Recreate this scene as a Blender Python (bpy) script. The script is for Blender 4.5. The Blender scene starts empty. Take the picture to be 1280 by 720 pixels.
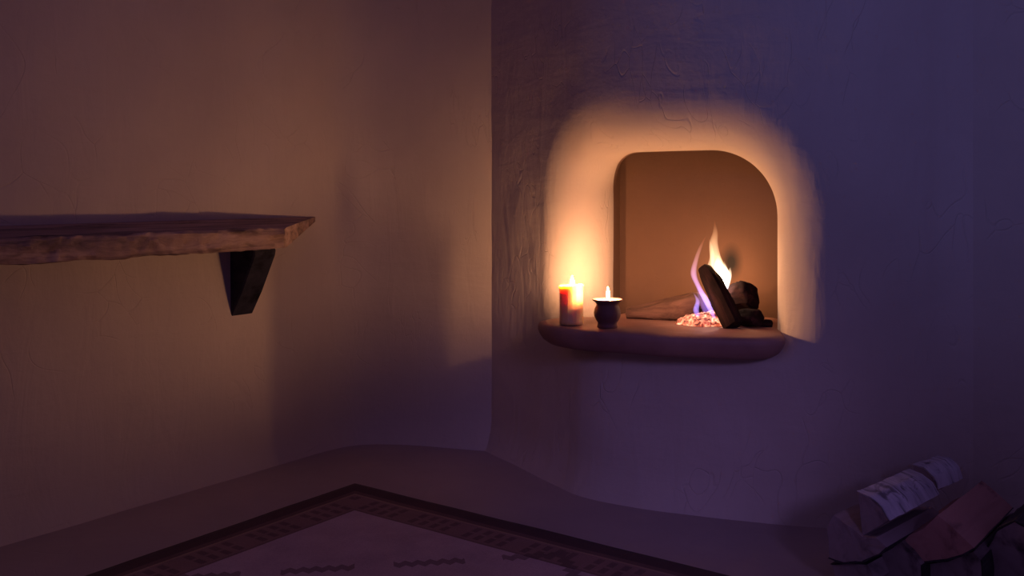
import bpy, bmesh, math, random
from mathutils import Vector, noise
random.seed(7)
S = bpy.context.scene
COL = S.collection

# ------------------------------------------------------------------ camera
F, HZ, EYE = 1206.0, 240.0, 0.93          # focal length in px (1280 wide), horizon row, eye height
cam = bpy.data.objects.new('camera', bpy.data.cameras.new('camera')); COL.objects.link(cam)
cam.location = (0, 0, EYE); cam.rotation_euler = (math.pi/2, 0, 0)
cam.data.sensor_width = 36; cam.data.lens = F/1280*36
cam.data.shift_y = -(360-HZ)/1280; cam.data.clip_start = .05
S.camera = cam
S.view_settings.view_transform = 'Standard'; S.view_settings.look = 'None'
S.view_settings.exposure = 0; S.view_settings.gamma = 1; S.view_settings.use_curve_mapping = False

# ------------------------------------------------------------------ light
PILLAR_L, POT_L = 2000.0, 2600.0        # radiance of the two candle flames
FIRE_W = 1.5
w = bpy.data.worlds.new('dusk'); S.world = w; w.use_nodes = True
bg = w.node_tree.nodes['Background']; bg.inputs[0].default_value = (.045, .028, .098, 1); bg.inputs[1].default_value = 1.0
def spot(name, loc, aim, color, power, size, blend, radius):
    l = bpy.data.lights.new(name, 'SPOT'); l.color = color; l.energy = power
    l.spot_size = math.radians(size); l.spot_blend = blend; l.shadow_soft_size = radius
    o = bpy.data.objects.new(name, l); COL.objects.link(o); o.location = loc
    o.rotation_euler = (Vector(aim)-Vector(loc)).to_track_quat('-Z', 'Y').to_euler()
    return o
spot('dusk_wall_fill', (-.9, -.6, 1.9), (1.35, 2.55, 1.55), (.20, .27, 1.0), 75, 40, 1.0, .25)  # added blue spot on the right wall, standing in for an unseen window
spot('dusk_base_fill', (1.0, -.5, 1.5), (.42, 2.75, .24), (.40, .28, 1.0), 62, 22, 1.0, .25)  # added blue spot, aimed to brighten the fireplace base

# ------------------------------------------------------------------ helpers
D1 = Vector((.585, .811, 0)).normalized()      # along the left wall, away from the camera
N1 = Vector((.811, -.585, 0)).normalized()     # out of the left wall into the room
def at(u, v, d): return Vector(((u-640)/F*d, d, EYE-(v-HZ)/F*d))
def tag(o, label=None, cat=None, group=None, kind=None):
    if label: o['label'] = label
    if cat: o['category'] = cat
    if group: o['group'] = group
    if kind: o['kind'] = kind
    return o
def empty(name, loc):
    o = bpy.data.objects.new(name, None); COL.objects.link(o); o.location = loc; o.empty_display_size = .05
    return o
def obj(name, verts, faces, mat, parent=None, smooth=True, sharp=None):
    me = bpy.data.meshes.new(name)
    off = Vector(parent.matrix_world.translation) if parent else Vector()
    p = parent
    off = Vector()
    while p: off += p.location; p = p.parent
    me.from_pydata([tuple(Vector(v)-off) for v in verts], [], faces)
    bm = bmesh.new(); bm.from_mesh(me); bmesh.ops.recalc_face_normals(bm, faces=bm.faces); bm.to_mesh(me); bm.free()
    me.materials.append(mat)
    if smooth:
        me.shade_smooth()
        if sharp: me.set_sharp_from_angle(angle=math.radians(sharp))
    o = bpy.data.objects.new(name, me); COL.objects.link(o)
    if parent: o.parent = parent
    return o
def grid(rows, close=False):
    """rows of equal length -> verts, faces"""
    n = len(rows[0]); V = [p for r in rows for p in r]; Fc = []
    for i in range(len(rows)-1):
        for j in range(n if close else n-1):
            k = (j+1) % n
            Fc.append((i*n+j, i*n+k, (i+1)*n+k, (i+1)*n+j))
    return V, Fc
def lump(p, amp=.008, sc=1.7):
    return amp*noise.noise(Vector(p)*sc) + amp*.35*noise.noise(Vector(p)*sc*4+Vector((9, 3, 1)))
def spline(pts, n):
    """Catmull-Rom through 2D points, n samples per segment"""
    P = [Vector(p) for p in pts]; P = [2*P[0]-P[1]] + P + [2*P[-1]-P[-2]]; out = []
    for i in range(1, len(P)-2):
        for k in range(n):
            t = k/n; a, b, c, d = P[i-1], P[i], P[i+1], P[i+2]
            out.append(.5*((2*b)+(c-a)*t+(2*a-5*b+4*c-d)*t*t+(3*b-a-3*c+d)*t**3))
    out.append(P[-2]); return out

# ------------------------------------------------------------------ materials
class NT:
    def __init__(s, name):
        s.m = bpy.data.materials.new(name); s.m.use_nodes = True; s.t = s.m.node_tree; s.t.nodes.clear()
        s.out = s.n('ShaderNodeOutputMaterial')
    def n(s, typ, **kw):
        x = s.t.nodes.new(typ)
        for k, v in kw.items():
            if k.startswith('i_'): x.inputs[k[2:].replace('_', ' ')].default_value = v
            else: setattr(x, k, v)
        return x
    def l(s, a, b): s.t.links.new(a, b)
    def coord(s, scale=(1, 1, 1), rot=(0, 0, 0)):
        c = s.n('ShaderNodeTexCoord'); m = s.n('ShaderNodeMapping')
        m.inputs['Scale'].default_value = scale; m.inputs['Rotation'].default_value = rot
        s.l(c.outputs['Object'], m.inputs['Vector']); return m.outputs[0]
    def noise(s, vec, scale, detail=4, rough=.55, dist=0):
        x = s.n('ShaderNodeTexNoise'); x.inputs['Scale'].default_value = scale
        x.inputs['Detail'].default_value = detail; x.inputs['Roughness'].default_value = rough; x.inputs['Distortion'].default_value = dist
        if vec is not None: s.l(vec, x.inputs['Vector'])
        return x.outputs['Fac']
    def ramp(s, fac, stops, interp='LINEAR'):
        r = s.n('ShaderNodeValToRGB'); e = r.color_ramp.elements; r.color_ramp.interpolation = interp
        while len(e) < len(stops): e.new(.5)
        for i, (p, c) in enumerate(stops):
            e[i].position = p; e[i].color = tuple(c)+(1,) if len(c) == 3 else c
        s.l(fac, r.inputs[0]); return r.outputs[0]
    def math(s, op, a, b=None, c=None):
        x = s.n('ShaderNodeMath', operation=op)
        for i, v in enumerate((a, b, c)):
            if v is None: continue
            if isinstance(v, (int, float)): x.inputs[i].default_value = v
            else: s.l(v, x.inputs[i])
        return x.outputs[0]
    def bump(s, h, strength, dist, prev=None):
        b = s.n('ShaderNodeBump'); b.inputs['Strength'].default_value = strength; b.inputs['Distance'].default_value = dist
        s.l(h, b.inputs['Height'])
        if prev: s.l(prev, b.inputs['Normal'])
        return b.outputs[0]
    def pbr(s, color, rough=.8, normal=None, **kw):
        p = s.n('ShaderNodeBsdfPrincipled'); p.inputs['Roughness'].default_value = rough
        if hasattr(color, 'links'): s.l(color, p.inputs['Base Color'])
        else: p.inputs['Base Color'].default_value = tuple(color)+(1,)
        if normal: s.l(normal, p.inputs['Normal'])
        for k, v in kw.items(): p.inputs[k.replace('_', ' ')].default_value = v
        s.l(p.outputs[0], s.out.inputs['Surface']); return p

def plaster(name, c1, c2, bumps=1.0, soot=None):
    k = NT(name); v = k.coord()
    a = k.noise(v, 2.2, 5); col = k.ramp(a, [(.3, c1), (.7, c2)])
    if soot:
        g = k.n('ShaderNodeTexCoord'); d = k.n('ShaderNodeVectorMath', operation='DISTANCE')
        mp = k.n('ShaderNodeMapping'); k.l(g.outputs['Object'], mp.inputs[0]); mp.inputs['Scale'].default_value = (1, 1, .6)
        k.l(mp.outputs[0], d.inputs[0]); d.inputs[1].default_value = (soot[0], soot[1], soot[2]*.6)
        f = k.n('ShaderNodeMapRange'); f.inputs['From Min'].default_value = .010; f.inputs['From Max'].default_value = .042
        k.l(d.outputs['Value'], f.inputs['Value'])
        mx = k.n('ShaderNodeMix', data_type='RGBA'); k.l(f.outputs[0], mx.inputs[0]); mx.inputs[6].default_value = (.012, .009, .009, 1); k.l(col, mx.inputs[7]); col = mx.outputs[2]
    # trowel marks: long shallow strokes, pits, grit
    s1 = k.noise(k.coord((9, 9, 2.2), (0, .35, 0)), 1.6, 3, .5, 1.2)
    s2 = k.noise(k.coord((3, 3, 14), (.25, 0, 0)), 1.3, 3, .5, .8)
    g1 = k.noise(v, 160, 2); lumps = k.noise(v, 6, 4)
    vo = k.n('ShaderNodeTexVoronoi', feature='DISTANCE_TO_EDGE'); vo.inputs['Scale'].default_value = 7
    wv = k.n('ShaderNodeVectorMath', operation='ADD'); k.l(k.coord((1, 1, .45)), wv.inputs[0])
    nz = k.n('ShaderNodeTexNoise'); nz.inputs['Scale'].default_value = 5; k.l(nz.outputs['Color'], wv.inputs[1]); k.l(wv.outputs[0], vo.inputs['Vector'])
    cr = k.ramp(vo.outputs['Distance'], [(0, (0, 0, 0)), (.018, (1, 1, 1))])
    msk = k.ramp(k.noise(v, 4.5, 2), [(.52, (1, 1, 1)), (.6, (0, 0, 0))])
    crk = k.math('MAXIMUM', cr, msk)
    n = k.bump(s1, .5*bumps, .006); n = k.bump(s2, .35*bumps, .005, n); n = k.bump(lumps, .5*bumps, .010, n)
    n = k.bump(g1, .25*bumps, .0015, n); n = k.bump(crk, .5*bumps, .003, n)
    k.pbr(col, .85, n); return k.m
M_WALL = plaster('wall_plaster', (.50, .40, .33), (.58, .47, .38))
M_FIREPLACE = plaster('fireplace_plaster', (.52, .42, .35), (.60, .49, .41))
M_FLOOR = plaster('earth_floor', (.36, .28, .26), (.44, .34, .31), .5)
def ledge_mat():
    k = NT('red_clay_ledge'); v = k.coord()
    c = k.ramp(k.noise(v, 9, 5), [(.3, (.27, .13, .10)), (.7, (.36, .19, .14))])
    n = k.bump(k.noise(v, 18, 5), .5, .006); n = k.bump(k.noise(v, 120, 2), .3, .0015, n)
    k.pbr(c, .6, n); return k.m
M_LEDGE = ledge_mat()
def simple(name, c, rough=.6, **kw):
    k = NT(name); v = k.coord(); d = tuple(x*.8 for x in c)
    col = k.ramp(k.noise(v, 30, 4), [(.3, d), (.7, c)])
    k.pbr(col, rough, k.bump(k.noise(v, 90, 3), .25, .001), **kw); return k.m
def wood(name, c1, c2, c3, sc, bump=.004, rough=.8, spec=.5):
    """grain runs along the mesh's own local X"""
    k = NT(name); v = k.coord((2.2, 26, 26)); v2 = k.coord((7, 20, 20))
    a = k.noise(v, sc, 6, .65, .6); b = k.noise(v2, sc*.7, 4, .6, .3)
    col = k.ramp(a, [(.28, c1), (.5, c2), (.72, c3)])
    dk = k.ramp(b, [(.30, (.15, .12, .12)), (.44, (1, 1, 1))])
    mx = k.n('ShaderNodeMix', data_type='RGBA', blend_type='MULTIPLY'); mx.inputs[0].default_value = .85
    k.l(col, mx.inputs[6]); k.l(dk, mx.inputs[7])
    k.pbr(mx.outputs[2], rough, k.bump(a, 1, bump, k.bump(b, .8, bump)), Specular_IOR_Level=spec); return k.m
M_PLANK = wood('weathered_plank', (.07, .04, .035), (.33, .20, .15), (.55, .37, .28), 1.0, .008)
M_CORBEL = wood('shade_toned_corbel', (.02, .018, .026), (.03, .027, .04), (.045, .04, .055), 1.0, .002, .9, .15)  # near-black blue tone carries the shade on the unlit corbel
M_CHAR = wood('charred_wood', (.006, .004, .005), (.018, .009, .009), (.07, .03, .027), .9, .004, .95, .1)
M_HALFBURNT = wood('half_burnt_wood', (.02, .012, .010), (.10, .052, .040), (.20, .105, .08), .9, .003, .9, .2)
def birch():
    k = NT('birch_bark'); v = k.coord((5, 1.5, 1.5)); v2 = k.coord((40, 5, 5))
    a = k.noise(v, 6, 5); col = k.ramp(a, [(.3, (.36, .32, .34)), (.6, (.62, .57, .58))])
    lent = k.ramp(k.noise(v2, 1.6, 3, .6, .4), [(.33, (.06, .05, .05)), (.42, (1, 1, 1))])
    pat = k.ramp(k.noise(k.coord((1, 1, 1)), 14, 4, .6, 1.5), [(.34, (.08, .06, .06)), (.42, (1, 1, 1))])
    m1 = k.n('ShaderNodeMix', data_type='RGBA', blend_type='MULTIPLY'); m1.inputs[0].default_value = .8; k.l(col, m1.inputs[6]); k.l(lent, m1.inputs[7])
    m2 = k.n('ShaderNodeMix', data_type='RGBA', blend_type='MULTIPLY'); m2.inputs[0].default_value = .7; k.l(m1.outputs[2], m2.inputs[6]); k.l(pat, m2.inputs[7])
    k.pbr(m2.outputs[2], .7, k.bump(a, .5, .002)); return k.m
M_BIRCH = birch()
M_BARK = wood('dark_bark', (.012, .010, .012), (.035, .028, .03), (.08, .065, .065), 1.3, .006)
M_SPLIT = wood('split_wood_grey', (.24, .17, .16), (.31, .23, .22), (.37, .27, .26), .8, .0015)
M_SPLIT_RED = wood('split_wood_red', (.42, .20, .16), (.50, .25, .20), (.56, .29, .23), .8, .001)
M_WICK = simple('wick', (.03, .02, .02), .9)
M_POT = simple('glazed_brown_clay', (.15, .062, .050), .7)

# ------------------------------------------------------------------ room shell
floorp = [(-3.6, -1.2), (4.2, -1.2), (4.2, 5), (-3.6, 5)]
fl = obj('floor', [(x, y, 0) for x, y in floorp] + [(x, y, -.1) for x, y in floorp],
         [(0, 1, 2, 3), (7, 6, 5, 4), (0, 4, 5, 1), (1, 5, 6, 2), (2, 6, 7, 3), (3, 7, 4, 0)], M_FLOOR, smooth=False)
tag(fl, kind='structure')

def wall(name, plan, zs, back):
    """plan = [(point, outward normal)], a thick wall standing on the floor with a coved foot"""
    rows = []
    for z in zs:
        r = []
        for p, n in plan:
            q = Vector((p[0], p[1], z)); cove = .03*max(0, 1-z/.12)**2
            r.append(q + n*(lump(q)+cove))
        rows.append(r)
    # thickness
    front = rows; backr = [[Vector((p[0], p[1], z))-n*back for p, n in plan] for z in zs]
    V, Fc = grid(front); off = len(V); V2, F2 = grid(backr); V += V2; Fc += [tuple(i+off for i in f) for f in F2]
    n = len(plan); m = len(zs)
    for j in range(n-1):
        Fc.append((j, j+1, off+j+1, off+j)); t = (m-1)*n; Fc.append((t+j, t+j+1, off+t+j+1, off+t+j))
    for i in range(m-1):
        Fc.append((i*n, (i+1)*n, off+(i+1)*n, off+i*n)); e = n-1; Fc.append((i*n+e, (i+1)*n+e, off+(i+1)*n+e, off+i*n+e))
    return tag(obj(name, V, Fc, M_WALL, sharp=50), kind='structure')
ZS = [0, .01, .02, .035, .05, .07, .09, .12, .16] + [.2+.055*i for i in range(44)]
W0 = Vector((-.90, 3.19, 0)); DB = N1.copy()                  # the back wall runs along N1, facing -D1
CORN = Vector((-.539, 3.682, 0))
RC = .22                                                      # radius of the rounded room corner
cc = CORN + N1*RC - D1*RC
planL = []
for i in range(60):
    p = W0 + D1*(-3.3) + (cc - N1*RC - (W0 + D1*(-3.3)))*(i/60); planL.append((p, N1))
SPL = [(-.86, 3.245), (-.775, 3.363), (-.692, 3.478), (-.62, 3.55), (-.53, 3.585), (-.42, 3.583), (-.31, 3.56), (-.20, 3.528), (-.08, 3.49), (.03, 3.46)]
crn = spline(SPL, 6)
def with_normals(c):
    out = []
    for i, p in enumerate(c):
        t = (c[min(len(c)-1, i+1)]-c[max(0, i-1)]).normalized(); out.append((Vector((p.x, p.y, 0)), Vector((t.y, -t.x, 0))))
    return out
crn = with_normals(crn)
planL = planL[:1]+[(W0 + D1*(-3.3) + (crn[0][0]-W0+D1*3.3)*(i/60), N1) for i in range(1, 60)] + crn[:30]
wall('wall_left', planL, ZS, .12)
planB = crn[29:]
wall('wall_back', planB, ZS, .12)
WR = Vector((1.25, 2.615, 0)); DR = Vector((.96, -.28, 0)).normalized(); NR = Vector((DR.y, -DR.x, 0))
planR = [(WR + DR*(2.4*i/40), NR) for i in range(41)]
wall('wall_right', planR, ZS, .12)

# ------------------------------------------------------------------ fireplace body
TAU = Vector((.94, -.345, 0)).normalized(); INW = Vector((.345, .94, 0)).normalized()
wallp = WR
wallq = WR - DR*.08
cv = spline([(-.125, 3.61), (-.085, 3.51), (-.045, 3.44), (.003, 3.36), (.060, 3.262), (.12, 3.155), (.175, 3.06), (.225, 2.98), (.32, 2.905), (.50, 2.815), (.74, 2.730),
             (.87, 2.695), (1.0, 2.665), (1.12, 2.642), (wallq.x, wallq.y), (wallp.x, wallp.y)], 24)
arc = [0]
for a, b in zip(cv, cv[1:]): arc.append(arc[-1]+(b-a).length)
def plan_at(s):
    s = max(0, min(arc[-1], s))
    import bisect
    i = min(len(arc)-2, max(0, bisect.bisect_right(arc, s)-1)); t = (s-arc[i])/(arc[i+1]-arc[i])
    p = cv[i].lerp(cv[i+1], t)
    a = cv[max(0, i-1)]; b = cv[min(len(cv)-1, i+2)]; c = cv[i]; d = cv[i+1]
    t0 = (d-a); t1 = (b-c); tg = t0.lerp(t1, t).normalized()
    return Vector((p.x, p.y, 0)), Vector((tg.y, -tg.x, 0))
def s_of_x(x, lo):
    best = min((abs(c.x-x), a) for c, a in zip(cv, arc) if a > lo); return best[1]
LEDGE_Z = .53
sL = s_of_x(.243, .4); sR = s_of_x(.742, .4); ZB, ZT = .475, 1.068
def outline(n):
    """opening outline in (s, z), counter-clockwise from bottom-left, matched to n samples"""
    pts = []
    rl, rr, rb = .12, .20, .03
    def cor(cx, cz, r, a0, a1, k):
        for i in range(k+1):
            a = math.radians(a0+(a1-a0)*i/k); pts.append(Vector((cx+r*math.cos(a), cz+r*math.sin(a))))
    cor(sR-rb, ZB+rb, rb, -90, 0, 4); cor(sR-rr, ZT-.01-rr, rr, 0, 90, 20); cor(sL+rl, ZT-.012-rl, rl, 90, 180, 14); cor(sL+rb, ZB+rb, rb, 180, 270, 4)
    pts.append(pts[0]); L = [0]
    for a, b in zip(pts, pts[1:]): L.append(L[-1]+(b-a).length)
    out = []
    for i in range(n):
        t = L[-1]*i/n; j = max(k for k in range(len(L)) if L[k] <= t); j = min(j, len(L)-2)
        p = pts[j].lerp(pts[j+1], (t-L[j])/max(1e-9, L[j+1]-L[j])); 
        out.append(p)
    return out
NO = 176
OUT = outline(NO); OC = Vector(((sL+sR)/2, (ZB+ZT)/2))
def normal2(i):
    t = (OUT[(i+1) % NO]-OUT[i-1]).normalized(); return Vector((t.y, -t.x))
NRM = [normal2(i) for i in range(NO)]
for _ in range(6): NRM = [(NRM[i-1]+NRM[i]*2+NRM[(i+1) % NO]).normalized() for i in range(NO)]
def flare(i):
    n = NRM[i]; l = max(0, -n.x); r = max(0, n.x); t = max(0, n.y); b = max(0, -n.y); q = l*l+r*r+t*t+b*b
    return (.27*l*l + .14*r*r + .16*t*t + .02*b*b)/q
FL = [flare(i) for i in range(NO)]
for _ in range(10): FL = [(FL[i-1]+FL[i]*2+FL[(i+1) % NO])/4 for i in range(NO)]
fireplace = empty('fireplace', (.5, 2.95, 0))
tag(fireplace, 'rounded plaster fireplace with an arched opening and a clay ledge', 'fireplace')
def surf(s, z, depth):
    p, n = plan_at(s)
    q = Vector((p.x, p.y, z)); cove = .03*max(0, 1-z/.12)**2
    return q + n*(lump(q)+cove) + INW*depth
rows = []
SMIN, SMAX, ZMAX = 0, arc[-1], 2.58
def to_rect(p, n):
    ts = []
    if n.x > 1e-6: ts.append((SMAX-p.x)/n.x)
    if n.x < -1e-6: ts.append((SMIN-p.x)/n.x)
    if n.y > 1e-6: ts.append((ZMAX-p.y)/n.y)
    if n.y < -1e-6: ts.append((0-p.y)/n.y)
    return min(ts)
# directions fan out from the opening centre so that the outer ring covers the rectangle, corners snapped
dirs = [(OUT[i]-OC).normalized() for i in range(NO)]
outer = [OC+dirs[i]*to_rect(OC, dirs[i]) for i in range(NO)]
for c in ((SMIN, 0), (SMAX, 0), (SMIN, ZMAX), (SMAX, ZMAX)):
    j = min(range(NO), key=lambda i: (outer[i]-Vector(c)).length); outer[j] = Vector(c)
K1 = 16
for k in range(K1+1):                      # the rounded edge of the opening
    a = k/K1*math.pi/2; r = []
    for i in range(NO):
        R = FL[i]; e = 2/(2-.42*max(0, -NRM[i].x)**2)      # the left side is cut more like a chamfer
        d = R*(1-math.cos(a)**e); dep = R*(1-math.sin(a)**e)
        q = OUT[i]+NRM[i]*d; r.append(surf(q.x, q.y, dep))
    rows.append(r)
K2 = 46
for k in range(1, K2+1):
    t = (k/K2)**1.5; r = []
    for i in range(NO):
        q0 = OUT[i]+NRM[i]*FL[i]; q = q0.lerp(outer[i], t); r.append(surf(q.x, max(0, q.y), 0))
    rows.append(r)
V, Fc = grid(rows, close=True)
body = obj('surround', V, Fc, M_FIREPLACE, fireplace)
# firebox: from the rim of the opening back to a flat rear wall
def ring(off, dep, tw=0):
    r = []
    for i in range(NO):
        n = NRM[i]; q = OUT[i]+Vector((off[0]*max(0, -n.x)*-1+off[1]*max(0, n.x), off[2]*max(0, n.y)))
        p, nn = plan_at(OUT[i].x); base = Vector((p.x, p.y, 0))
        # flatten onto the plane of the opening
        c, _ = plan_at(OC.x); c = Vector((c.x, c.y, 0)); s = q.x-OC.x
        r.append(c + TAU*s + INW*dep + Vector((0, 0, q.y)))
    return r
R0 = [surf(OUT[i].x, OUT[i].y, FL[i]) for i in range(NO)]
R1 = [p + INW*.03 for p in R0]
R2 = []
for p, q in zip(R1, ring((.0, .05, .16), .29)): R2.append(p.lerp(q, .5))
fb = [R0, R1, R2, ring((0, .05, .16), .29), ring((0, .05, .20), .34), ring((0, .05, .20), .435)]
V, Fc = grid(fb, close=True); base = len(V)-NO
cen = sum((Vector(v) for v in V[base:]), Vector())/NO; V.append(cen)
Fc += [(base+i, base+(i+1) % NO, len(V)-1) for i in range(NO)]
sp = at(914, 328, 3.197)
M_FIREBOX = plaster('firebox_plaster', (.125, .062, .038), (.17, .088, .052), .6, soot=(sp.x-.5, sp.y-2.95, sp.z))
obj('firebox', V, Fc, M_FIREBOX, fireplace, sharp=45)
# the clay ledge
front = spline([(.155, 3.10), (.095, 3.05), (.082, 2.975), (.132, 2.865), (.265, 2.765), (.41, 2.708), (.56, 2.672), (.69, 2.658), (.755, 2.69), (.775, 2.76), (.80, 2.84)], 8)
cx, cy = .46, 2.95
inner = [(.80, 2.84), (.80, 3.20), (.42, 3.30), (.33, 3.12)]
outl = front + [Vector(p) for p in [(.83, 2.95), (.86, 3.10), (.72, 3.18), (.56, 3.24), (.42, 3.29), (.36, 3.20), (.30, 3.12), (.22, 3.11)]]
nf = len(front)
prof = [(0, -.004), (.0, 0), (-.006, .012)]
rows = []
P = [(.35, .0), (.8, 0), (.93, -.001), (.985, -.006), (1.0, -.016), (1.0, -.028), (.985, -.045), (.955, -.062), (.91, -.074), (.8, -.078), (.4, -.078)]
for f, dz in P:
    r = []
    for i, p in enumerate(outl):
        q = Vector((cx, cy)).lerp(p, f)
        w_ = Vector((q.x, q.y, LEDGE_Z+dz*.88)); r.append(w_+Vector((0, 0, .004*noise.noise(w_*7))) + Vector((.008*noise.noise(w_*6+Vector((5, 0, 0))), .010*noise.noise(w_*6), 0))*(1 if f > .9 else 0))
    rows.append(r)
V, Fc = grid(rows, close=True); n = len(outl)
V.append(Vector((cx, cy, LEDGE_Z))); V.append(Vector((cx, cy, LEDGE_Z-.069)))
Fc += [(i, (i+1) % n, len(V)-2) for i in range(n)]; b = (len(P)-1)*n; Fc += [(b+i, b+(i+1) % n, len(V)-1) for i in range(n)]
tag(obj('hearth_ledge', V, Fc, M_LEDGE, fireplace, sharp=60), 'reddish clay ledge with a soft rounded front')

# ------------------------------------------------------------------ shelf
shelf = empty('wall_shelf', W0 + N1*.01 + Vector((0, 0, .75)) - D1*.5)
tag(shelf, 'rough timber shelf with a jagged edge and triangular corbel on the left wall', 'shelf')
ends = (Vector((-.713, 3.02, 0)), Vector((-.690, 3.455, 0)))
NX, prof = 320, [(0, 0), (.2, 0), (.5, 0), (.8, 0), (.96, 0), (1, .006), (1.01, .018), (1.0, .035), (1.005, .05), (.99, .062), (.95, .066), (.8, .066), (.5, .066), (0, .066)]
rows = []
for i in range(NX+1):
    t = i/NX
    fr = ends[0] - D1*1.9*(1-t); bk = ends[1] - N1*.02 - D1*2.2*(1-t) + Vector((0, 0, .024))
    r = []
    for k, (f, dz) in enumerate(prof):
        p = bk.lerp(fr, f); p.z = .817 + .024*(1-f) - dz*(1-.75*(1-f)*max(0, t*9-8))  # back raised so the unlit top makes the shelf's shadow band
        q = p*1.0
        if f > .9:
            j = noise.noise(Vector((t*14, k*.8, 1)))*.012 + noise.noise(Vector((t*60, k*1.9, 4)))*.010
            p = p + N1*j + Vector((0, 0, noise.noise(Vector((t*18, 3, k*.3)))*.005 + noise.noise(Vector((t*70, 8, k)))*.002))
        r.append(p)
    rows.append(r)
V, Fc = grid(rows, close=True); n = len(prof)
Fc += [tuple(range(n)), tuple(range(NX*n, NX*n+n))]
o = obj('plank', V, Fc, M_PLANK, shelf, sharp=50)
# give the plank local axes with X along the grain
def regrain(o, xdir):
    """turn the object so that local X follows the grain; the mesh stays where it is"""
    q = Vector(xdir).to_track_quat('X', 'Z'); me = o.data
    for v in me.vertices: v.co = q.inverted() @ v.co
    o.rotation_mode = 'QUATERNION'; o.rotation_quaternion = q
regrain(o, D1)
cb = Vector((-.922, 3.165, 0)); 
prof2 = [(-.02, .752), (.112, .752), (.118, .735), (.115, .722), (.05, .60), (.0, .523), (-.02, .515)]
rows = []
for k, (dd, sh) in enumerate([(0, .004), (.004, 0), (.04, 0), (.086, 0), (.09, .004)]):
    rows.append([cb + D1*dd + N1*max(-.02, f-sh) + Vector((0, 0, z+(sh if z < .74 else 0))) for f, z in prof2])
V, Fc = grid(rows, close=True); n = len(prof2); Fc += [tuple(range(n)), tuple(range(4*n, 5*n))]
tag(obj('corbel', V, Fc, M_CORBEL, shelf, sharp=30), 'triangular corbel, coloured dark for its shade')

# ------------------------------------------------------------------ rug
def rug_mat():
    k = NT('woven_rug'); c = k.n('ShaderNodeTexCoord'); sx = k.n('ShaderNodeSeparateXYZ'); k.l(c.outputs['Object'], sx.inputs[0])
    X, Y = sx.outputs[0], sx.outputs[1]        # X from the left edge, Y from the far edge, both growing into the rug
    d = k.math('MINIMUM', X, Y); run = k.math('MAXIMUM', X, Y)
    def band(v, a, b): return k.math('MULTIPLY', k.math('GREATER_THAN', v, a), k.math('LESS_THAN', v, b))
    dark, brown, mid, field = (.085, .045, .045), (.16, .085, .075), (.27, .16, .15), (.52, .38, .42)
    base = k.ramp(d, [(0, dark), (.012, dark), (.070, brown), (.088, (.36, .23, .17)), (.094, mid), (.190, (.20, .12, .12)), (.196, field)], 'CONSTANT')
    # dashes in the inner border
    fr = k.math('FRACT', k.math('MULTIPLY', run, 26.0)); fr2 = k.math('FRACT', k.math('MULTIPLY', run, 5.2))
    dash = k.math('MULTIPLY', k.math('MULTIPLY', band(d, .106, .182), k.math('LESS_THAN', fr, .5)), k.math('LESS_THAN', fr2, .78))
    hole = band(d, .138, .148); dash = k.math('MULTIPLY', dash, k.math('SUBTRACT', 1, hole))
    # stepped diamond outlines on the field
    def stepd(v): return k.math('MULTIPLY', k.math('ABSOLUTE', k.math('FLOOR', k.math('DIVIDE', k.math('SUBTRACT', v, .86), .022))), .022)
    q = k.math('ADD', stepd(X), stepd(Y)); m = None
    gap = k.math('GREATER_THAN', k.math('FRACT', k.math('ADD', k.math('MULTIPLY', k.math('SUBTRACT', X, Y), 2.6), .0)), .35)
    for r0, r1 in ((.715, .755), (.50, .53), (.26, .30)):
        b = band(q, r0, r1); m = b if m is None else k.math('MAXIMUM', m, b)
    m = k.math('MULTIPLY', m, gap)
    wv = k.noise(k.coord((300, 300, 60)), 1, 2); big = k.noise(k.coord(), 9, 4)
    f = k.math('MAXIMUM', k.math('MULTIPLY', dash, .6), k.math('MULTIPLY', m, .62))
    mx = k.n('ShaderNodeMix', data_type='RGBA'); k.l(f, mx.inputs[0]); k.l(base, mx.inputs[6]); mx.inputs[7].default_value = (.10, .055, .055, 1)
    hv = k.n('ShaderNodeMix', data_type='RGBA', blend_type='MULTIPLY'); hv.inputs[0].default_value = 1; k.l(mx.outputs[2], hv.inputs[6])
    k.l(k.ramp(k.math('ADD', k.math('MULTIPLY', wv, .5), k.math('MULTIPLY', big, .5)), [(.3, (.72, .72, .72)), (.7, (1.1, 1.1, 1.1))]), hv.inputs[7])
    k.pbr(hv.outputs[2], .95, k.bump(wv, .6, .002)); return k.m
RUG0 = Vector((-.50, 3.07, 0)); nx, ny = 90, 90; LX, LY = 2.6, 2.3
rows = []
for j in range(ny+1):
    r = []
    for i in range(nx+1):
        x, y = LX*i/nx, LY*j/ny; e = min(x, y, LX-x, LY-y)
        z = .009*min(1, .35+e/.02) + .0012*noise.noise(Vector((x*5, y*5, 0)))
        wob = .004*noise.noise(Vector((x*3, y*3, 5)))
        r.append(Vector((x+(wob if i in (0, nx) else 0), y+(wob if j in (0, ny) else 0), z)))
    rows.append(r)
V, Fc = grid(rows); off = len(V)
# skirt down to the floor
rim = [j for j in range(nx+1)] + [j*(nx+1)+nx for j in range(1, ny+1)] + [ny*(nx+1)+j for j in range(nx-1, -1, -1)] + [j*(nx+1) for j in range(ny-1, 0, -1)]
V += [Vector((V[i].x, V[i].y, 0.0005)) for i in rim]
Fc += [(rim[i], rim[(i+1) % len(rim)], off+(i+1) % len(rim), off+i) for i in range(len(rim))]
Fc.append(tuple(off+i for i in range(len(rim))))
rug = obj('rug', V, Fc, rug_mat())
rug.location = RUG0
# local +X -> N1 (to the right along the far edge), local +Y -> -D1 (towards the camera) : mirrored pair, keep handedness by flipping
me = rug.data
for v in me.vertices: x, y = v.co.x, v.co.y; v.co.x, v.co.y = x, -y
me.flip_normals()
rug.rotation_euler = (0, 0, math.atan2(N1.y, N1.x))
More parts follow.
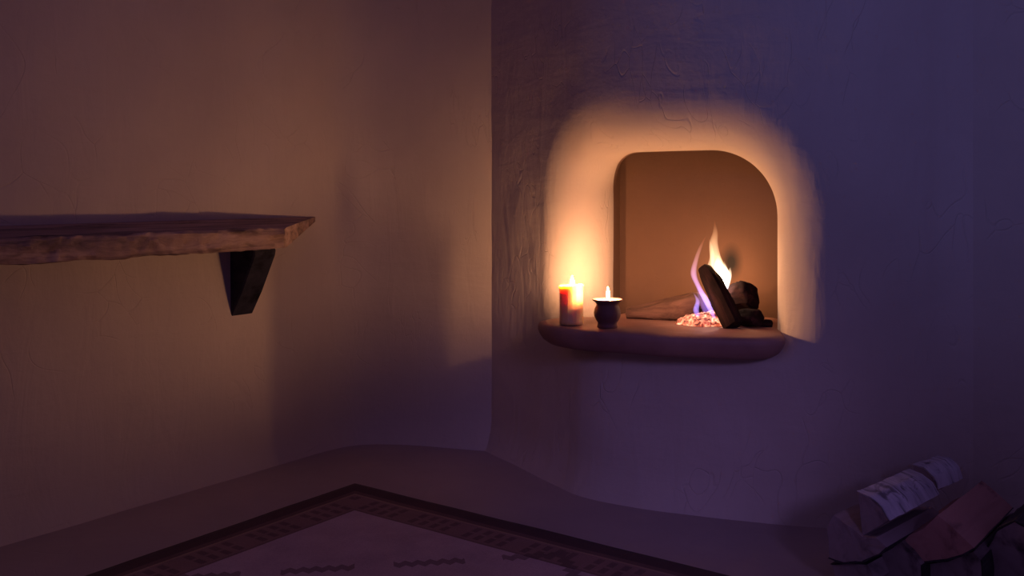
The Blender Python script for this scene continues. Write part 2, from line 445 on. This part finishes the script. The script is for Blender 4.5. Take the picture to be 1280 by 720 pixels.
# the pattern reads Y growing into the rug: use a negated Y in the material
mt = me.materials[0].node_tree
for nd in list(mt.nodes):
    if nd.type == 'SEPXYZ':
        ng = mt.nodes.new('ShaderNodeVectorMath'); ng.operation = 'MULTIPLY'; ng.inputs[1].default_value = (1, -1, 1)
        src = nd.inputs[0].links[0].from_socket; mt.links.new(src, ng.inputs[0]); mt.links.new(ng.outputs[0], nd.inputs[0])
tag(rug, 'woven rug with dark dashed border and pale field on the floor', 'rug')

# ------------------------------------------------------------------ candles
def lathe(prof, c, n=40, wob=0, sd=0):
    rows = []
    for r, z in prof:
        rr = []
        for i in range(n):
            a = 2*math.pi*i/n
            q = r*(1+wob*noise.noise(Vector((math.cos(a)*3+sd, math.sin(a)*3, z*12))))
            rr.append(Vector((c.x+q*math.cos(a), c.y+q*math.sin(a), c.z+z)))
        rows.append(rr)
    V, Fc = grid(rows, close=True)
    Fc.append(tuple(range(n))); Fc.append(tuple(range((len(rows)-1)*n, len(rows)*n)))
    return V, Fc
def flame_mat(name, col, strength):
    k = NT(name); e = k.n('ShaderNodeEmission'); e.inputs[0].default_value = tuple(col)+(1,); e.inputs[1].default_value = strength
    k.l(e.outputs[0], k.out.inputs['Surface']); return k.m
def candle_flame(base, h, r, parent, L):
    prof = [(.12, 0), (.62, .08), (.95, .2), (1, .32), (.86, .48), (.6, .66), (.34, .82), (.12, .95), (.02, 1)]
    V, Fc = lathe([(r*a, h*b) for a, b in prof], base, 16)
    return obj('flame', V, Fc, flame_mat('candle_flame', (1.0, .50, .24), L), parent)
def wick(base, h, parent):
    V, Fc = lathe([(.0011, 0), (.0011, h*.7), (.0008, h)], base, 8); return obj('wick', V, Fc, M_WICK, parent)
def wax(name, col, scale, sub=(1, .38, .12)):
    k = NT(name); v = k.coord((60, 60, 5))
    p = k.pbr(col, .42, k.bump(k.noise(v, 1, 4), .6, .002))
    p.inputs['Subsurface Weight'].default_value = 1; p.inputs['Subsurface Radius'].default_value = sub; p.inputs['Subsurface Scale'].default_value = scale
    return k.m
# pillar
pc = Vector((.179, 2.915, LEDGE_Z+.002))
pillar = empty('pillar_candle', pc); tag(pillar, 'thick amber pillar candle burning on the left end of the clay ledge', 'candle')
M_WAX = wax('amber_wax', (.84, .50, .23), .024, (1, .58, .25))
H = .116
prof = [(.0355, 0), (.0355, .01), (.0345, .03), (.0342, .06), (.0342, .09), (.0346, .105), (.0368, .113), (.0368, .1165), (.0352, .117), (.033, .1135), (.026, .110), (.012, .108), (.002, .108)]
n = 96; rows = []
for r, z in prof:
    rr = []
    for i in range(n):
        a = 2*math.pi*i/n
        drip = .0009*max(0, noise.noise(Vector((math.cos(a)*9, math.sin(a)*9, z*6))))*2.2 if r > .034 else 0
        rimz = (.0035*noise.noise(Vector((math.cos(a)*1.5, math.sin(a)*1.5, 3))) + .002*math.cos(a)) if z > .1 and r > .03 else 0
        q = r+drip; rr.append(Vector((pc.x+q*math.cos(a), pc.y+q*math.sin(a), pc.z+z+rimz)))
    rows.append(rr)
V, Fc = grid(rows, close=True); Fc += [tuple(range(n)), tuple(range((len(prof)-1)*n, len(prof)*n))]
obj('wax', V, Fc, M_WAX, pillar)
wb = pc+Vector((.003, 0, .1075)); wick(wb, .014, pillar); candle_flame(wb+Vector((0, 0, .010)), .027, .0058, pillar, PILLAR_L)
# pot candle
tc = Vector((.280, 2.834, LEDGE_Z+.002))
pot = empty('clay_pot_candle', tc); tag(pot, 'candle burning in a round brown clay pot, right of the pillar candle', 'candle')
prof = [(.028, 0), (.030, .002), (.029, .008), (.0275, .014), (.033, .022), (.0385, .034), (.0395, .044), (.037, .056), (.0325, .065), (.032, .069), (.036, .075), (.0435, .080),
        (.0445, .0825), (.0430, .0840), (.038, .0815), (.031, .076), (.0295, .070), (.031, .064)]
V, Fc = lathe(prof, tc, 48, .012, 2); obj('pot', V, Fc, M_POT, pot)
M_POTWAX = wax('cream_wax', (.92, .74, .60), .006, (1, .5, .3))
V, Fc = lathe([(.0302, .066), (.0335, .0780), (.0335, .0795), (.030, .0792), (.004, .0785)], tc, 40); obj('wax', V, Fc, M_POTWAX, pot)
wb = tc+Vector((.002, 0, .078)); wick(wb, .012, pot); candle_flame(wb+Vector((0, 0, .008)), .033, .0048, pot, POT_L)

# ------------------------------------------------------------------ the fire
def rough_log(name, pts, rads, mat, squash=(1, 1), seed=0, parent=None, sides=14, amp=.16, corners=0):
    """an irregular piece of wood along pts; corners > 0 makes it a split billet with that many edges"""
    P = spline([Vector(p) for p in pts], 7); 
    Rr = [v[0] for v in spline([Vector((r, 0, 0)) for r in rads], 7)]
    ax = (P[-1]-P[0]).normalized(); up = Vector((0, 0, 1)); e1 = ax.cross(up)
    if e1.length < .2: e1 = ax.cross(Vector((0, 1, 0)))
    e1.normalize(); e2 = e1.cross(ax).normalized()
    rows = []
    for k, (p, r) in enumerate(zip(P, Rr)):
        rr = []
        for i in range(sides*2):
            a = 2*math.pi*i/(sides*2); q = r
            if corners:
                seg = 2*math.pi/corners; b = ((a+seed) % seg)-seg/2; q = r*(.30+.70*math.cos(seg/2)/math.cos(b))
            w_ = Vector((math.cos(a)*1.6, math.sin(a)*1.6, k*.25+seed*5))
            q *= 1+amp*noise.noise(w_)+amp*.5*noise.noise(w_*3.1)
            if k in (0, len(P)-1): q *= .9
            rr.append(p + e1*math.cos(a)*q*squash[0] + e2*math.sin(a)*q*squash[1])
        rows.append(rr)
    V, Fc = grid(rows, close=True); n = sides*2
    a = len(V); V += [P[0]-ax*.003, P[-1]+ax*.003]
    Fc += [(i, (i+1) % n, a) for i in range(n)] + [((len(rows)-1)*n+i, (len(rows)-1)*n+(i+1) % n, a+1) for i in range(n)]
    if parent is None:
        o = obj(name, [v-P[0] for v in V], Fc, mat, sharp=42); o.location = P[0]
    else: o = obj(name, V, Fc, mat, parent, sharp=42)
    regrain(o, ax); return o
GF = 'logs burning in the firebox'
# long grey half-burnt log lying to the left
o = rough_log('burning_log', [at(783, 392, 3.06), at(830, 389, 3.04), at(866, 387, 3.02), at(893, 387, 3.02)], [.022, .042, .056, .050], M_HALFBURNT, (1, .95), 3, corners=5, amp=.18)
tag(o, 'grey-brown half-burnt log lying flat to the left of the fire', 'log', GF)
# leaning billet
o = rough_log('burning_log', [at(917, 409, 2.83)+Vector((0, 0, .002)), at(903, 378, 2.87), at(889, 350, 2.92), at(880, 334, 2.95)], [.035, .035, .031, .021], M_CHAR, (1, 1), 1.1, corners=4, amp=.10)
tag(o, 'dark charred billet leaning upright across the front of the fire', 'log', GF)
o = rough_log('burning_log', [at(904, 376, 3.04), at(924, 370, 3.00), at(941, 369, 2.97)], [.042, .050, .049], M_CHAR, (1, 1.0), 2.0, corners=4, amp=.16)
tag(o, 'short blackened log, upper of the two at the right of the fire', 'log', GF)
o = rough_log('burning_log', [at(924, 397, 2.91), at(935, 397, 2.87), at(947, 398, 2.83)], [.024, .028, .027], M_CHAR, (1, 1), 4.2, corners=6, amp=.12)
tag(o, 'round blackened log, lower of the two at the right of the fire', 'log', GF)
o = rough_log('burning_log', [at(944, 405, 2.88), at(955, 405, 2.87), at(965, 404, 2.86)], [.014, .016, .012], M_CHAR, (1, 1), 5.2, corners=5)
tag(o, 'small charred stub lying low against the right side of the firebox', 'log', GF)
o = rough_log('burning_log', [at(869, 388, 2.98), at(884, 385, 3.02), at(899, 375, 3.06)], [.020, .026, .022], M_CHAR, (1, 1), 6.2, corners=5, amp=.2)
tag(o, 'crumbling charred log in the middle of the fire behind the leaning billet', 'log', GF)
# embers: a glowing heap
def ember_mat():
    k = NT('embers'); v = k.coord()
    a = k.noise(v, 70, 5, .65, .5)
    col = k.ramp(a, [(.3, (.05, .02, .02)), (.6, (.42, .30, .28))])
    em = k.ramp(a, [(.40, (.03, .0, .0)), (.49, (.6, .08, .03)), (.60, (1, .45, .22)), (.70, (1, .8, .6))])
    p = k.pbr(col, .95, k.bump(a, 1, .006)); k.l(em, p.inputs['Emission Color']); p.inputs['Emission Strength'].default_value = 1.3
    return k.m
rows = []; ec = at(880, 408, 2.93); ec.z = LEDGE_Z-.002
for j in range(22):
    t = j/21; r = []
    for i in range(64):
        a = 2*math.pi*i/64; x = .086*math.cos(a)*(1-t)*1.0; y = .058*math.sin(a)*(1-t)
        z = (.036+.014*math.cos(a)*(1-t))*math.sqrt(max(0, 1-(1-t)**2.2)); q = Vector((x, y, z))
        nn = noise.noise(q*38)*.008+noise.noise(q*90)*.004
        r.append(ec+Vector((x*(1+nn*8), y*(1+nn*8), z+(nn if t > .03 else 0))))
    rows.append(r)
V, Fc = grid(rows, close=True); Fc.append(tuple(range(64)))
tag(obj('embers', V, Fc, ember_mat()), 'glowing heap of pink-orange embers under the burning logs', 'embers', kind='stuff')
# flames: thin volumes of glowing gas
def gas(name, z0, z1, low, mid, top, s):
    k = NT(name); c = k.n('ShaderNodeNewGeometry'); sp_ = k.n('ShaderNodeSeparateXYZ'); k.l(c.outputs['Position'], sp_.inputs[0])
    mr = k.n('ShaderNodeMapRange'); k.l(sp_.outputs[2], mr.inputs[0]); mr.inputs[1].default_value = z0; mr.inputs[2].default_value = z1
    col = k.ramp(mr.outputs[0], [(0, low), (.3, mid), (1, top)])
    st = k.ramp(mr.outputs[0], [(0, (.35,)*3), (.25, (1,)*3), (.55, (.6,)*3), (1, (.12,)*3)])
    e = k.n('ShaderNodeEmission'); k.l(col, e.inputs[0]); k.l(k.math('MULTIPLY', st, s), e.inputs[1])
    k.l(e.outputs[0], k.out.inputs['Volume']); k.m.cycles.homogeneous_volume = False; k.m.cycles.volume_step_rate = .1
    return k.m
fire = empty('fire', at(892, 395, 2.98)); tag(fire, 'small log fire with pale yellow flames licking up around the leaning billet', 'fire')
def tongue(pts, rads, mat, flat=.6):
    P = spline([Vector(p) for p in pts], 8); Rr = [v[0] for v in spline([Vector((r, 0, 0)) for r in rads], 8)]; rows = []
    for p, r in zip(P, Rr):
        rows.append([p+Vector((math.cos(2*math.pi*i/14)*max(.0004, r), math.sin(2*math.pi*i/14)*max(.0004, r)*flat, 0)) for i in range(14)])
    V, Fc = grid(rows, close=True); Fc += [tuple(range(14)), tuple(range((len(rows)-1)*14, len(rows)*14))]
    return obj('flame', V, Fc, mat, fire)
zf = lambda v, d=2.98: at(0, v, d).z
YEL = gas('yellow_flame', zf(362), zf(276), (1, .62, .55), (1, .72, .42), (1, .42, .16), 95)
WHT = gas('white_flame', zf(372), zf(318), (.7, .55, 1), (1, .80, .62), (1, .62, .30), 260)
VIO = gas('violet_flame', zf(402), zf(300), (.35, .22, 1), (.55, .35, 1), (1, .42, .22), 110)
tongue([at(897, 362, 3), at(900, 345, 3), at(895, 325, 3), at(892, 305, 3), at(894, 290, 3), at(893, 275, 3)], [.018, .024, .018, .014, .008, .0005], YEL)
tongue([at(899, 372, 2.99), at(901, 355, 2.99), at(902, 342, 2.99), at(899, 328, 2.99), at(899, 316, 2.99)], [.012, .026, .026, .014, .0005], WHT)
tongue([at(905, 362, 2.99), at(908, 350, 2.99), at(911, 342, 2.99), at(913, 334, 2.99)], [.012, .014, .009, .0005], WHT)
tongue([at(893, 398, 2.86), at(885, 380, 2.87), at(873, 358, 2.88), at(867, 342, 2.89), at(870, 325, 2.9), at(876, 308, 2.91), at(883, 294, 2.92)], [.005, .010, .008, .009, .007, .005, .0005], VIO, .8)
tongue([at(886, 396, 2.92), at(882, 380, 2.93), at(876, 366, 2.94), at(871, 352, 2.95)], [.012, .018, .012, .0005], gas('blue_flame', zf(400, 2.93), zf(350, 2.94), (.4, .2, 1), (.30, .2, 1), (.25, .2, .9), 26))
tongue([at(889, 352, 3.01), at(887, 338, 3.01), at(890, 322, 3.01), at(889, 308, 3.01), at(886, 298, 3.01)], [.006, .010, .008, .005, .0005], YEL)
tongue([at(906, 366, 2.97), at(903, 352, 2.97), at(907, 338, 2.97), at(905, 326, 2.97)], [.010, .014, .008, .0005], WHT)
tongue([at(874, 398, 2.90), at(870, 388, 2.91), at(872, 376, 2.92), at(867, 366, 2.93)], [.006, .009, .006, .0005], VIO)
def fire_light(loc, e, r):
    l = bpy.data.lights.new('fire_light', 'POINT'); l.color = (1, .50, .22); l.energy = e; l.shadow_soft_size = r
    o = bpy.data.objects.new('fire_light', l); COL.objects.link(o); o.location = loc
fire_light(at(906, 352, 3.07), FIRE_W*.9, .02)
fire_light(at(896, 325, 3.0), FIRE_W*.5, .02)

# ------------------------------------------------------------------ wood pile
def pile_log(label, poly, d, axis, length, bark_n, bark, split=M_SPLIT, seed=0, jag=.003):
    """poly: outline of the near end as seen, unprojected onto the plane of that end; first bark_n points carry bark"""
    ax = Vector((axis[0], axis[1], 0)).normalized()
    c0 = at(sum(p[0] for p in poly)/len(poly), sum(p[1] for p in poly)/len(poly), d)
    E = []
    for u, v in poly:
        ray = Vector(((u-640)/F, 1, -(v-HZ)/F)); o = Vector((0, 0, EYE))
        t = (c0-o).dot(ax)/ray.dot(ax); E.append(o+ray*t)
    # densify the outline
    pts, isb = [], []
    for i, p in enumerate(E):
        q = E[(i+1) % len(E)]
        for k in range(5): pts.append(p.lerp(q, k/5)); isb.append(i < bark_n-1)
    n = len(pts); c = sum(pts, Vector())/n
    root = empty('firewood_log', Vector((c.x, c.y, min(p.z for p in pts)))); tag(root, label, 'log', 'split firewood in the pile')
    rows = []; NS = 22
    for k in range(NS+1):
        t = k/NS
        rr = []
        for p in pts:
            r = (p-c); w_ = p*22+ax*t*3+Vector((seed*3, 0, 0))
            q = c + r*(1-.06*t) + ax*length*t + r.normalized()*jag*noise.noise(w_)
            if k == 0: q -= ax*(.004*noise.noise(p*40))
            q.z = max(q.z, .003); rr.append(q)
        rows.append(rr)
    V, Fc = grid(rows, close=True); V += [c, c+ax*length]
    Fc += [(i, (i+1) % n, len(V)-2) for i in range(n)] + [(NS*n+i, NS*n+(i+1) % n, len(V)-1) for i in range(n)]
    regrain(obj('wood', V, Fc, split, root, sharp=35), ax)
    # bark: a curved shell hugging the round side
    idx = [i for i in range(n) if isb[i]]; idx.append(idx[-1]+1)
    ins, outs = [], []
    for k in range(NS+1):
        a, b = [], []
        for i in idx:
            p = rows[k][i % n]; r = (pts[i % n]-c).normalized(); th = .004+.002*noise.noise(p*30)
            a.append(p-r*.001); q = p+r*th - (ax*.002 if k == 0 else Vector()); q.z = max(.001, q.z); b.append(q)
        ins.append(a); outs.append(b)
    V1, F1 = grid([a+b[::-1] for a, b in zip(ins, outs)], close=True); m = 2*len(idx)
    F1 += [tuple(range(m)), tuple(range(NS*m, NS*m+m))]
    regrain(tag(obj('bark', V1, F1, bark, root, sharp=50), 'pale papery birch bark' if bark is M_BIRCH else 'rough dark bark'), ax)
    return root
AX = (.725, .69); AC = (.65, .76)
pile_log('split birch log with pale bark facing up, topmost at the left of the woodpile', [(1073, 616), (1089, 623), (1102, 635), (1111, 650), (1096, 660), (1078, 669)], 2.2, AX, .27, 4, M_BIRCH, seed=1)
pile_log('short pale birch log right behind the topmost left one, nearest the wall', [(1141, 582), (1155, 586), (1166, 597), (1171, 611), (1159, 619), (1149, 616)], 2.44, (.76, .65), .14, 4, M_BIRCH, seed=2)
pile_log('thick split log under the birch logs, round bark side down, leftmost in the woodpile', [(1108, 684), (1100, 692), (1078, 701), (1055, 702), (1036, 697), (1034, 662), (1041, 643), (1058, 656), (1077, 671), (1095, 672)], 2.22, AX, .31, 5, M_BARK, seed=3)
pile_log('thick split log with a reddish flat top, topmost at the right of the woodpile', [(1217, 685), (1203, 693), (1183, 699), (1155, 702), (1140, 690), (1130, 672), (1155, 661), (1172, 644), (1196, 664)], 2.2, AC, .36, 4, M_BARK, M_SPLIT_RED, seed=4, jag=.0015)
pile_log('split log wedged low between the left and right halves of the woodpile', [(1152, 706), (1153, 738), (1128, 748), (1102, 742), (1090, 706), (1108, 688), (1127, 676), (1140, 690)], 2.24, (.70, .71), .30, 4, M_BARK, seed=5)
pile_log('split log lying directly beneath the reddish-topped log', [(1226, 700), (1228, 738), (1205, 747), (1165, 747), (1156, 728), (1156, 706), (1184, 702), (1217, 689)], 2.2, AC, .36, 4, M_BARK, seed=6)
pile_log('dark-barked log at the right edge of the photo, rightmost in the woodpile', [(1232, 690), (1246, 664), (1268, 652), (1290, 664), (1298, 700), (1286, 738), (1256, 747), (1236, 730)], 2.2, AC, .30, 6, M_BARK, seed=7)
pile_log('split log at the bottom left corner of the woodpile, under the thick leftmost log', [(1040, 706), (1062, 704), (1084, 706), (1094, 726), (1084, 742), (1050, 742)], 2.24, AX, .30, 3, M_BARK, seed=8)
